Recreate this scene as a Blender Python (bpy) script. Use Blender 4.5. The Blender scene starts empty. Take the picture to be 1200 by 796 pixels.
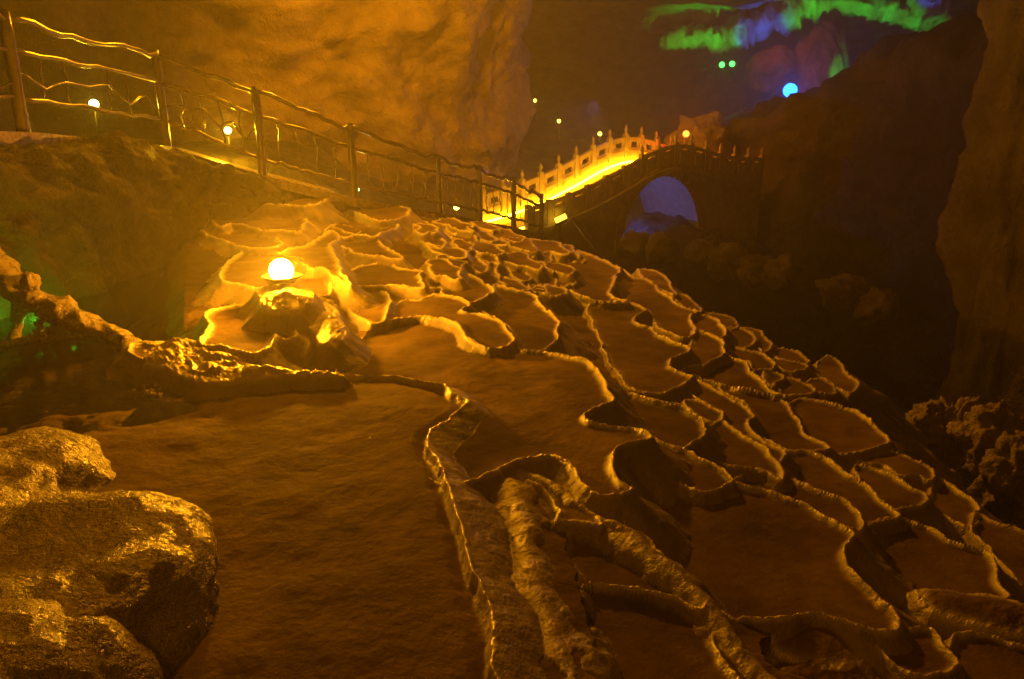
import bpy, bmesh, math, random
import numpy as np
from mathutils import Vector, Matrix
random.seed(7); RNG = np.random.default_rng(11)
S = bpy.context.scene
COL = S.collection
# ------------------------------------------------------------------ camera
CAMZ, PITCH, F = 1.5, math.radians(15.4), 900.0
cam_d = bpy.data.cameras.new('camera'); cam = bpy.data.objects.new('camera', cam_d); COL.objects.link(cam)
cam.location = (0, 0, CAMZ); cam.rotation_euler = (math.radians(90) - PITCH, 0, 0)
cam_d.sensor_width = 36; cam_d.lens = 27; cam_d.clip_start = 0.05; cam_d.clip_end = 300
S.camera = cam
# ------------------------------------------------------------------ world, exposure
W = bpy.data.worlds.new('World'); S.world = W; W.use_nodes = True
bg = W.node_tree.nodes['Background']
bg.inputs[0].default_value = (1.0, 0.36, 0.03, 1); bg.inputs[1].default_value = 0.008   # dim lit hall behind the visitor
S.view_settings.view_transform = 'Standard'; S.view_settings.look = 'None'
S.view_settings.exposure = 0; S.view_settings.gamma = 1
S.render.engine = 'CYCLES'
S.cycles.use_denoising = True
S.cycles.max_bounces = 6; S.cycles.diffuse_bounces = 3; S.cycles.glossy_bounces = 3
S.cycles.transparent_max_bounces = 8; S.cycles.volume_bounces = 0
S.cycles.caustics_reflective = False; S.cycles.caustics_refractive = False
S.cycles.sample_clamp_indirect = 4.0; S.cycles.sample_clamp_direct = 0.0
HAZE_DENSITY = 0.0075
SODIUM = (1.0, 0.335, 0.004)

CP, SP = math.cos(PITCH), math.sin(PITCH)
def ray(px, py):
    r = (px - 600) / F; u = (398 - py) / F
    return Vector((r, CP + SP * u, -SP + CP * u))
def at_t(px, py, t): return Vector((0, 0, CAMZ)) + ray(px, py) * t
def at_z(px, py, z):
    d = ray(px, py)
    return Vector((0, 0, CAMZ)) + d * min((z - CAMZ) / min(d.z, -0.03), 30)

BA = math.radians(35); AX = Vector((math.cos(BA), math.sin(BA), 0)); AP = Vector((-math.sin(BA), math.cos(BA), 0)); B0 = Vector((1.0, 17.3, 0)); BWID = 1.9
def bp(s, w, z): return B0 + AX * s + AP * w + Vector((0, 0, z))      # bridge frame: along, across, up
# ------------------------------------------------------------------ lamps (light sources; the fixtures are built further down)
def point(name, loc, power, color, radius=0.05):
    l = bpy.data.lights.new(name, 'POINT'); l.energy = power; l.color = color; l.shadow_soft_size = radius
    o = bpy.data.objects.new(name, l); COL.objects.link(o); o.location = loc; return o
def spot(name, loc, target, power, color, angle=70, radius=0.1, blend=0.6):
    l = bpy.data.lights.new(name, 'SPOT'); l.energy = power; l.color = color; l.shadow_soft_size = radius
    l.spot_size = math.radians(angle); l.spot_blend = blend
    o = bpy.data.objects.new(name, l); COL.objects.link(o); o.location = loc
    o.rotation_euler = (Vector(target) - Vector(loc)).to_track_quat('-Z', 'Y').to_euler(); return o
LAMP = at_t(330, 322, 6.25)
POW = dict(main=2300, key=4600, wall=4200, fill=120)
KEY = Vector((-2.8, 16.5, 6.9))                                        # cave floods above the frame: one on the terraces, one on the back wall
spot('high_lamp_light', KEY, (.9, 5.0, -.3), POW['key'], SODIUM, 84, .35, .5)
spot('wall_lamp_light', (-2.0, 14.5, 7.2), (-1.8, 23.5, 4.6), POW['wall'], SODIUM, 120, .5, .7)
FILL = Vector((-1.2, -1.4, 4.0))
point('rear_lamp_light', FILL, POW['fill'], SODIUM, 0.3)

# ------------------------------------------------------------------ numpy noise
def _h(ix, iy, iz, seed):
    n = (ix.astype(np.int64) * 374761393 + iy.astype(np.int64) * 668265263 + iz.astype(np.int64) * 2147483647 + seed * 144269) & 0xffffffff
    n = ((n ^ (n >> 13)) * 1274126177) & 0xffffffff
    n = (n ^ (n >> 16)) & 0xffff
    return n.astype(np.float32) / 32767.5 - 1.0
def vnoise(x, y, z=None, seed=0):
    x = np.asarray(x, np.float32); y = np.asarray(y, np.float32)
    ix = np.floor(x); iy = np.floor(y); fx = x - ix; fy = y - iy
    fx = fx * fx * (3 - 2 * fx); fy = fy * fy * (3 - 2 * fy)
    if z is None:
        z0 = np.zeros_like(ix)
        a = _h(ix, iy, z0, seed); b = _h(ix + 1, iy, z0, seed); c = _h(ix, iy + 1, z0, seed); d = _h(ix + 1, iy + 1, z0, seed)
        return (a + (b - a) * fx) + ((c + (d - c) * fx) - (a + (b - a) * fx)) * fy
    z = np.asarray(z, np.float32); iz = np.floor(z); fz = z - iz; fz = fz * fz * (3 - 2 * fz)
    def lay(k):
        a = _h(ix, iy, k, seed); b = _h(ix + 1, iy, k, seed); c = _h(ix, iy + 1, k, seed); d = _h(ix + 1, iy + 1, k, seed)
        e = a + (b - a) * fx; g = c + (d - c) * fx
        return e + (g - e) * fy
    p = lay(iz); q = lay(iz + 1)
    return p + (q - p) * fz
def fbm(x, y, z=None, octv=4, seed=0, gain=0.5):
    r = 0; a = 1.0; f = 1.0
    for k in range(octv):
        r = r + a * vnoise(x * f + 17.3 * k, y * f - 9.1 * k, None if z is None else z * f + 5.7 * k, seed + k)
        a *= gain; f *= 2.03
    return r
def sstep(a, b, x):
    t = np.clip((x - a) / (b - a), 0, 1); return t * t * (3 - 2 * t)

# ------------------------------------------------------------------ materials
def new_mat(name):
    m = bpy.data.materials.new(name); m.use_nodes = True
    nt = m.node_tree; p = nt.nodes['Principled BSDF']
    return m, nt, p
def N(nt, t, **kw):
    n = nt.nodes.new(t)
    for k, v in kw.items():
        if k in n.inputs: n.inputs[k].default_value = v
        else: setattr(n, k, v)
    return n
def rock_mat(name, c0, c1, scale=3.0, rough=(0.35, 0.75), bump=0.35, fine=60.0, rim=False, spec=0.5, bdist=0.02):
    m, nt, p = new_mat(name); L = nt.links.new
    tc = N(nt, 'ShaderNodeNewGeometry')
    n1 = N(nt, 'ShaderNodeTexNoise', Scale=scale, Detail=7.0, Roughness=0.62)
    n2 = N(nt, 'ShaderNodeTexNoise', Scale=fine, Detail=4.0, Roughness=0.6)
    n3 = N(nt, 'ShaderNodeTexNoise', Scale=scale * 4.3, Detail=5.0, Roughness=0.7)
    for n in (n1, n2, n3): L(tc.outputs['Position'], n.inputs['Vector'])
    r = N(nt, 'ShaderNodeValToRGB'); r.color_ramp.elements[0].position = 0.3; r.color_ramp.elements[1].position = 0.7
    r.color_ramp.elements[0].color = (*c0, 1); r.color_ramp.elements[1].color = (*c1, 1)
    L(n1.outputs[0], r.inputs[0])
    mx = N(nt, 'ShaderNodeMix', data_type='RGBA', blend_type='MULTIPLY'); mx.inputs[0].default_value = 0.55
    r3 = N(nt, 'ShaderNodeValToRGB'); r3.color_ramp.elements[0].position = 0.32; r3.color_ramp.elements[1].position = 0.62
    r3.color_ramp.elements[0].color = (.5, .46, .4, 1)
    L(n3.outputs[0], r3.inputs[0]); L(r.outputs[0], mx.inputs[6]); L(r3.outputs[0], mx.inputs[7])
    mr = N(nt, 'ShaderNodeMapRange'); mr.inputs[1].default_value = .35; mr.inputs[2].default_value = .65
    mr.inputs[3].default_value = rough[0]; mr.inputs[4].default_value = rough[1]
    L(n3.outputs[0], mr.inputs[0])
    col, rg = mx.outputs[2], mr.outputs[0]
    if rim:
        n5 = N(nt, 'ShaderNodeTexNoise', Scale=.9, Detail=5.0, Roughness=.7); L(tc.outputs['Position'], n5.inputs['Vector'])
        r5 = N(nt, 'ShaderNodeValToRGB'); r5.color_ramp.elements[0].position = .36; r5.color_ramp.elements[1].position = .6; r5.color_ramp.elements[0].color = (.48, .42, .36, 1)
        L(n5.outputs[0], r5.inputs[0]); m5 = N(nt, 'ShaderNodeMix', data_type='RGBA', blend_type='MULTIPLY'); m5.inputs[0].default_value = .8
        L(col, m5.inputs[6]); L(r5.outputs[0], m5.inputs[7]); col = m5.outputs[2]
        amb = N(nt, 'ShaderNodeAttribute', attribute_name='mud'); mbs = N(nt, 'ShaderNodeMapRange'); mbs.inputs[3].default_value = bump * 1.3; mbs.inputs[4].default_value = bump * .75
        L(amb.outputs['Fac'], mbs.inputs[0])
        am = N(nt, 'ShaderNodeAttribute', attribute_name='mud')
        mm = N(nt, 'ShaderNodeMix', data_type='RGBA', blend_type='MULTIPLY'); mm.inputs[7].default_value = (.66, .58, .48, 1)
        L(am.outputs['Fac'], mm.inputs[0]); L(col, mm.inputs[6]); col = mm.outputs[2]
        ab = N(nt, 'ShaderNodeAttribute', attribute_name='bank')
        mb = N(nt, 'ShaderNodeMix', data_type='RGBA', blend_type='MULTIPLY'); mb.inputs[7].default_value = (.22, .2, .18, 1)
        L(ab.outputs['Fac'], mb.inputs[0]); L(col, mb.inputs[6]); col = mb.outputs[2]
        mf = N(nt, 'ShaderNodeMix', data_type='FLOAT'); mf.inputs[3].default_value = .92
        L(am.outputs['Fac'], mf.inputs[0]); L(rg, mf.inputs[2]); rg = mf.outputs[0]
        ms = N(nt, 'ShaderNodeMapRange'); ms.inputs[3].default_value = 1.0; ms.inputs[4].default_value = .12
        L(am.outputs['Fac'], ms.inputs[0]); L(ms.outputs[0], p.inputs['Specular IOR Level'])
        at = N(nt, 'ShaderNodeAttribute', attribute_name='rim')
        m2 = N(nt, 'ShaderNodeMix', data_type='RGBA'); m2.inputs[7].default_value = (.62, .52, .35, 1)
        L(at.outputs['Fac'], m2.inputs[0]); L(col, m2.inputs[6]); col = m2.outputs[2]
        m3 = N(nt, 'ShaderNodeMix', data_type='FLOAT'); m3.inputs[3].default_value = 0.26
        L(at.outputs['Fac'], m3.inputs[0]); L(rg, m3.inputs[2]); rg = m3.outputs[0]
    L(col, p.inputs['Base Color']); L(rg, p.inputs['Roughness'])
    p.inputs['Specular IOR Level'].default_value = spec
    b1 = N(nt, 'ShaderNodeBump', Strength=bump, Distance=bdist); b2 = N(nt, 'ShaderNodeBump', Strength=bump, Distance=bdist * 3)
    if rim: L(mbs.outputs[0], b1.inputs['Strength']); L(mbs.outputs[0], b2.inputs['Strength'])
    L(n3.outputs[0], b2.inputs['Height']); L(n2.outputs[0], b1.inputs['Height']); L(b2.outputs[0], b1.inputs['Normal'])
    L(b1.outputs[0], p.inputs['Normal'])
    return m
def plain(name, col, rough=0.6, metal=0.0):
    m, nt, p = new_mat(name); L = nt.links.new
    n = N(nt, 'ShaderNodeTexNoise', Scale=18.0, Detail=5.0); tc = N(nt, 'ShaderNodeNewGeometry'); L(tc.outputs['Position'], n.inputs['Vector'])
    r = N(nt, 'ShaderNodeValToRGB'); r.color_ramp.elements[0].position = .3; r.color_ramp.elements[1].position = .75
    r.color_ramp.elements[0].color = (*[c * .6 for c in col], 1); r.color_ramp.elements[1].color = (*col, 1)
    L(n.outputs[0], r.inputs[0]); L(r.outputs[0], p.inputs['Base Color'])
    p.inputs['Roughness'].default_value = rough; p.inputs['Metallic'].default_value = metal
    b = N(nt, 'ShaderNodeBump', Strength=.3, Distance=.01); L(n.outputs[0], b.inputs['Height']); L(b.outputs[0], p.inputs['Normal'])
    return m
def emis(name, col, st):
    m = bpy.data.materials.new(name); m.use_nodes = True; nt = m.node_tree
    nt.nodes.clear(); e = nt.nodes.new('ShaderNodeEmission'); o = nt.nodes.new('ShaderNodeOutputMaterial')
    e.inputs[0].default_value = (*col, 1); e.inputs[1].default_value = st; nt.links.new(e.outputs[0], o.inputs[0]); return m
def water_mat(name, tint, bump):
    m = bpy.data.materials.new(name); m.use_nodes = True; nt = m.node_tree; L = nt.links.new
    nt.nodes.clear(); o = nt.nodes.new('ShaderNodeOutputMaterial'); mix = nt.nodes.new('ShaderNodeMixShader')
    t = N(nt, 'ShaderNodeBsdfTransparent'); t.inputs[0].default_value = (*tint, 1)
    g = N(nt, 'ShaderNodeBsdfGlossy'); g.inputs['Roughness'].default_value = 0.03
    f = N(nt, 'ShaderNodeFresnel'); f.inputs[0].default_value = 1.33
    n = N(nt, 'ShaderNodeTexNoise', Scale=9.0, Detail=3.0); ge = N(nt, 'ShaderNodeNewGeometry'); L(ge.outputs['Position'], n.inputs['Vector'])
    b = N(nt, 'ShaderNodeBump', Strength=bump, Distance=.01); L(n.outputs[0], b.inputs['Height']); L(b.outputs[0], g.inputs['Normal'])
    L(f.outputs[0], mix.inputs[0]); L(t.outputs[0], mix.inputs[1]); L(g.outputs[0], mix.inputs[2]); L(mix.outputs[0], o.inputs[0])
    return m
M_TER = rock_mat('wet_travertine', (.15, .105, .06), (.40, .31, .195), 1.5, (.42, .8), .3, 45, rim=True)
M_ROCK = rock_mat('cave_rock', (.16, .12, .08), (.36, .28, .19), 1.1, (.45, .85), .6, 22, bdist=.05)
M_BOULD = rock_mat('boulder_rock', (.30, .22, .13), (.54, .43, .28), 3.5, (.18, .5), .9, 55, bdist=.03)
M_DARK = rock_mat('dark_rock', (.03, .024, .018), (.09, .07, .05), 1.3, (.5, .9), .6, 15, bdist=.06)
M_BANK = rock_mat('dark_bank_rock', (.010, .008, .005), (.035, .026, .017), 1.6, (.5, .9), .6, 15, bdist=.05, spec=.25)  # base colour far darker than the other cave rock
M_COL = rock_mat('column_rock', (.07, .05, .03), (.24, .175, .105), .9, (.45, .85), .8, 18, bdist=.06)
M_STONE = rock_mat('bridge_stone', (.24, .19, .13), (.38, .31, .22), 5, (.5, .8), .25, 40)
M_PATH = rock_mat('wet_path', (.16, .12, .08), (.28, .22, .15), 4, (.15, .4), .2, 40)
M_WOOD = plain('rail_concrete', (.11, .08, .045), .27)
M_METAL = plain('lamp_metal', (.08, .08, .08), .4, .7)
M_WATER = water_mat('pool_water', (.8, .74, .6), .25)
M_WATER2 = water_mat('dark_water', (.45, .4, .3), .12)

# ------------------------------------------------------------------ object helpers
def link(o, parent=None):
    COL.objects.link(o)
    if parent is not None: o.parent = parent
    return o
def tag(o, label=None, cat=None, group=None, kind=None):
    if label: o['label'] = label
    if cat: o['category'] = cat
    if group: o['group'] = group
    if kind: o['kind'] = kind
    return o
def empty(name, loc, **kw):
    o = bpy.data.objects.new(name, None); o.location = loc; o.empty_display_size = .1; link(o); return tag(o, **kw)
def mesh_np(name, V, Fq, mat, parent=None, origin=(0, 0, 0), smooth=True, attr=None, normals=None):
    """V (n,3) in world space, Fq (m,4) or (m,3) int array; origin = the object's (and the parent's) location"""
    V = np.asarray(V, np.float32) - np.asarray(origin, np.float32); Fq = np.asarray(Fq, np.int32)
    me = bpy.data.meshes.new(name); k = Fq.shape[1]
    me.vertices.add(len(V)); me.vertices.foreach_set('co', V.ravel())
    me.loops.add(Fq.size); me.loops.foreach_set('vertex_index', Fq.ravel())
    me.polygons.add(len(Fq)); me.polygons.foreach_set('loop_start', np.arange(0, Fq.size, k, dtype=np.int32))
    me.polygons.foreach_set('use_smooth', np.full(len(Fq), smooth, bool))
    me.update(calc_edges=True)
    if attr is not None:
        for an, av in attr.items():
            a = me.attributes.new(an, 'FLOAT', 'POINT'); a.data.foreach_set('value', np.asarray(av, np.float32))
    if normals is not None: me.normals_split_custom_set_from_vertices(normals.tolist())
    me.materials.append(mat)
    o = bpy.data.objects.new(name, me)
    if parent is None: o.location = origin
    return link(o, parent)
def bm_obj(name, bm, mat, parent=None, origin=(0, 0, 0), smooth=False):
    bmesh.ops.translate(bm, verts=bm.verts, vec=-Vector(origin))
    me = bpy.data.meshes.new(name); bm.normal_update(); bm.to_mesh(me); bm.free(); me.materials.append(mat)
    if smooth: me.polygons.foreach_set('use_smooth', [True] * len(me.polygons))
    o = bpy.data.objects.new(name, me)
    if parent is None: o.location = origin
    return link(o, parent)
def frame_of(d):
    d = d.normalized(); a = Vector((0, 0, 1)) if abs(d.z) < .9 else Vector((1, 0, 0))
    u = d.cross(a).normalized(); return u, d.cross(u).normalized()
def tube_bm(bm, pts, rad, sides=8, jitter=0.0, seed=0, cap=True):
    rings = []; n = len(pts)
    for i, p in enumerate(pts):
        d = pts[min(i + 1, n - 1)] - pts[max(i - 1, 0)]
        u, v = frame_of(d); r = rad[i] if isinstance(rad, (list, tuple)) else rad
        ring = []
        for k in range(sides):
            a = 2 * math.pi * k / sides
            j = 1 + jitter * float(vnoise(np.array([i * .9 + seed]), np.array([k * 1.3]), None, seed)[0])
            ring.append(bm.verts.new(p + (u * math.cos(a) + v * math.sin(a)) * r * j))
        rings.append(ring)
    for i in range(n - 1):
        for k in range(sides):
            bm.faces.new((rings[i][k], rings[i][(k + 1) % sides], rings[i + 1][(k + 1) % sides], rings[i + 1][k]))
    if cap:
        bm.faces.new(rings[0][::-1]); bm.faces.new(rings[-1])
    bmesh.ops.recalc_face_normals(bm, faces=bm.faces)
def box_bm(bm, c, dx, dy, dz, ax=Vector((1, 0, 0)), ay=Vector((0, 1, 0)), az=Vector((0, 0, 1))):
    vs = [bm.verts.new(c + ax * (sx * dx / 2) + ay * (sy * dy / 2) + az * (sz * dz / 2)) for sx in (-1, 1) for sy in (-1, 1) for sz in (-1, 1)]
    for f in ((0, 1, 3, 2), (4, 6, 7, 5), (0, 4, 5, 1), (2, 3, 7, 6), (0, 2, 6, 4), (1, 5, 7, 3)): bm.faces.new([vs[i] for i in f])
def smooth_line(P, n):
    """Catmull-Rom through the points P (list of Vector)"""
    out = []; m = len(P)
    for i in range(m - 1):
        p0, p1, p2, p3 = P[max(i - 1, 0)], P[i], P[i + 1], P[min(i + 2, m - 1)]
        for k in range(n):
            t = k / n
            out.append(.5 * ((2 * p1) + (p2 - p0) * t + (2 * p0 - 5 * p1 + 4 * p2 - p3) * t * t + (3 * p1 - p0 - 3 * p2 + p3) * t ** 3))
    out.append(P[-1].copy()); return out

# ------------------------------------------------------------------ the path line (along the railing)
POSTS = [(-150, 150, 6.3, 1.15), (28, 155, 8.0, 1.13), (195, 172, 11.0, 1.25), (308, 205, 11.6, 1.22), (415, 232, 12.2, 1.09),
         (515, 250, 13.3, .95), (562, 259, 14.4, .98), (602, 267, 15.5, .95), (634, 275, 16.5, .82)]
PB = [at_t(a, b, t) for a, b, t, h in POSTS]
PX = np.array([p.x for p in PB]); PY = np.array([p.y for p in PB]); PZ = np.array([p.z for p in PB])
def path_dist(x, y):
    """signed distance (negative on the camera's side) to the railing line, path height there, position along it"""
    best = np.full(x.shape, 1e9, np.float32); zz = np.zeros_like(best); sgn = np.ones_like(best); tt = np.zeros_like(best)
    for i in range(len(PB) - 1):
        ax, ay, bx, by = PX[i], PY[i], PX[i + 1], PY[i + 1]; dx, dy = bx - ax, by - ay; l2 = dx * dx + dy * dy
        t = np.clip(((x - ax) * dx + (y - ay) * dy) / l2, 0, 1)
        d = np.hypot(x - ax - t * dx, y - ay - t * dy); w = d < best
        s = np.where(dx * (y - ay) - dy * (x - ax) > 0, 1.0, -1.0)
        best = np.where(w, d, best); zz = np.where(w, PZ[i] + t * (PZ[i + 1] - PZ[i]), zz); sgn = np.where(w, s, sgn); tt = np.where(w, i + t, tt)
    return best * sgn, zz, tt
# ------------------------------------------------------------------ base slope of the terraces
def z0(x, y):
    s = np.clip(.25 - .011 * (y - 3), .13, .26); xc = -.2 - .26 * (y - 4); hp = .031 * np.maximum(0, y - 4)
    d = x - xc; sp = np.where(d > -1.5, .5 * (d + np.sqrt(d * d + .09)), 0)
    z = hp - s * sp
    pd, pz, pt = path_dist(x, y)
    wb = np.interp(pt, [0, 1.5, 2.4, 3, 9], [.5, .5, .8, 1.3, 1.2]) * np.clip(1 + .6 * fbm(x * 1.6, y * 1.6, octv=5, seed=71), .5, 1.6)
    k = 1 - sstep(0.0, 1.0, np.clip(-pd, 0, None) / wb)
    z = z + (pz - .04 - z) * k
    xl = -2.45 - .40 * (y - 5.5)
    side = np.clip(xl - x, 0, None)
    fall = np.where(y > 5.0, side * .9, 0) * (1 - k)
    return np.where(side > 0, np.maximum(z - fall, -.7), z)
def hit_z0(px, py):
    d = ray(px, py); T = np.linspace(1.3, 24, 1500)
    zz = CAMZ + d.z * T - z0(d.x * T, d.y * T)
    i = np.argmax(zz < 0); return d.x * T[i], d.y * T[i], CAMZ + d.z * T[i]

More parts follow.
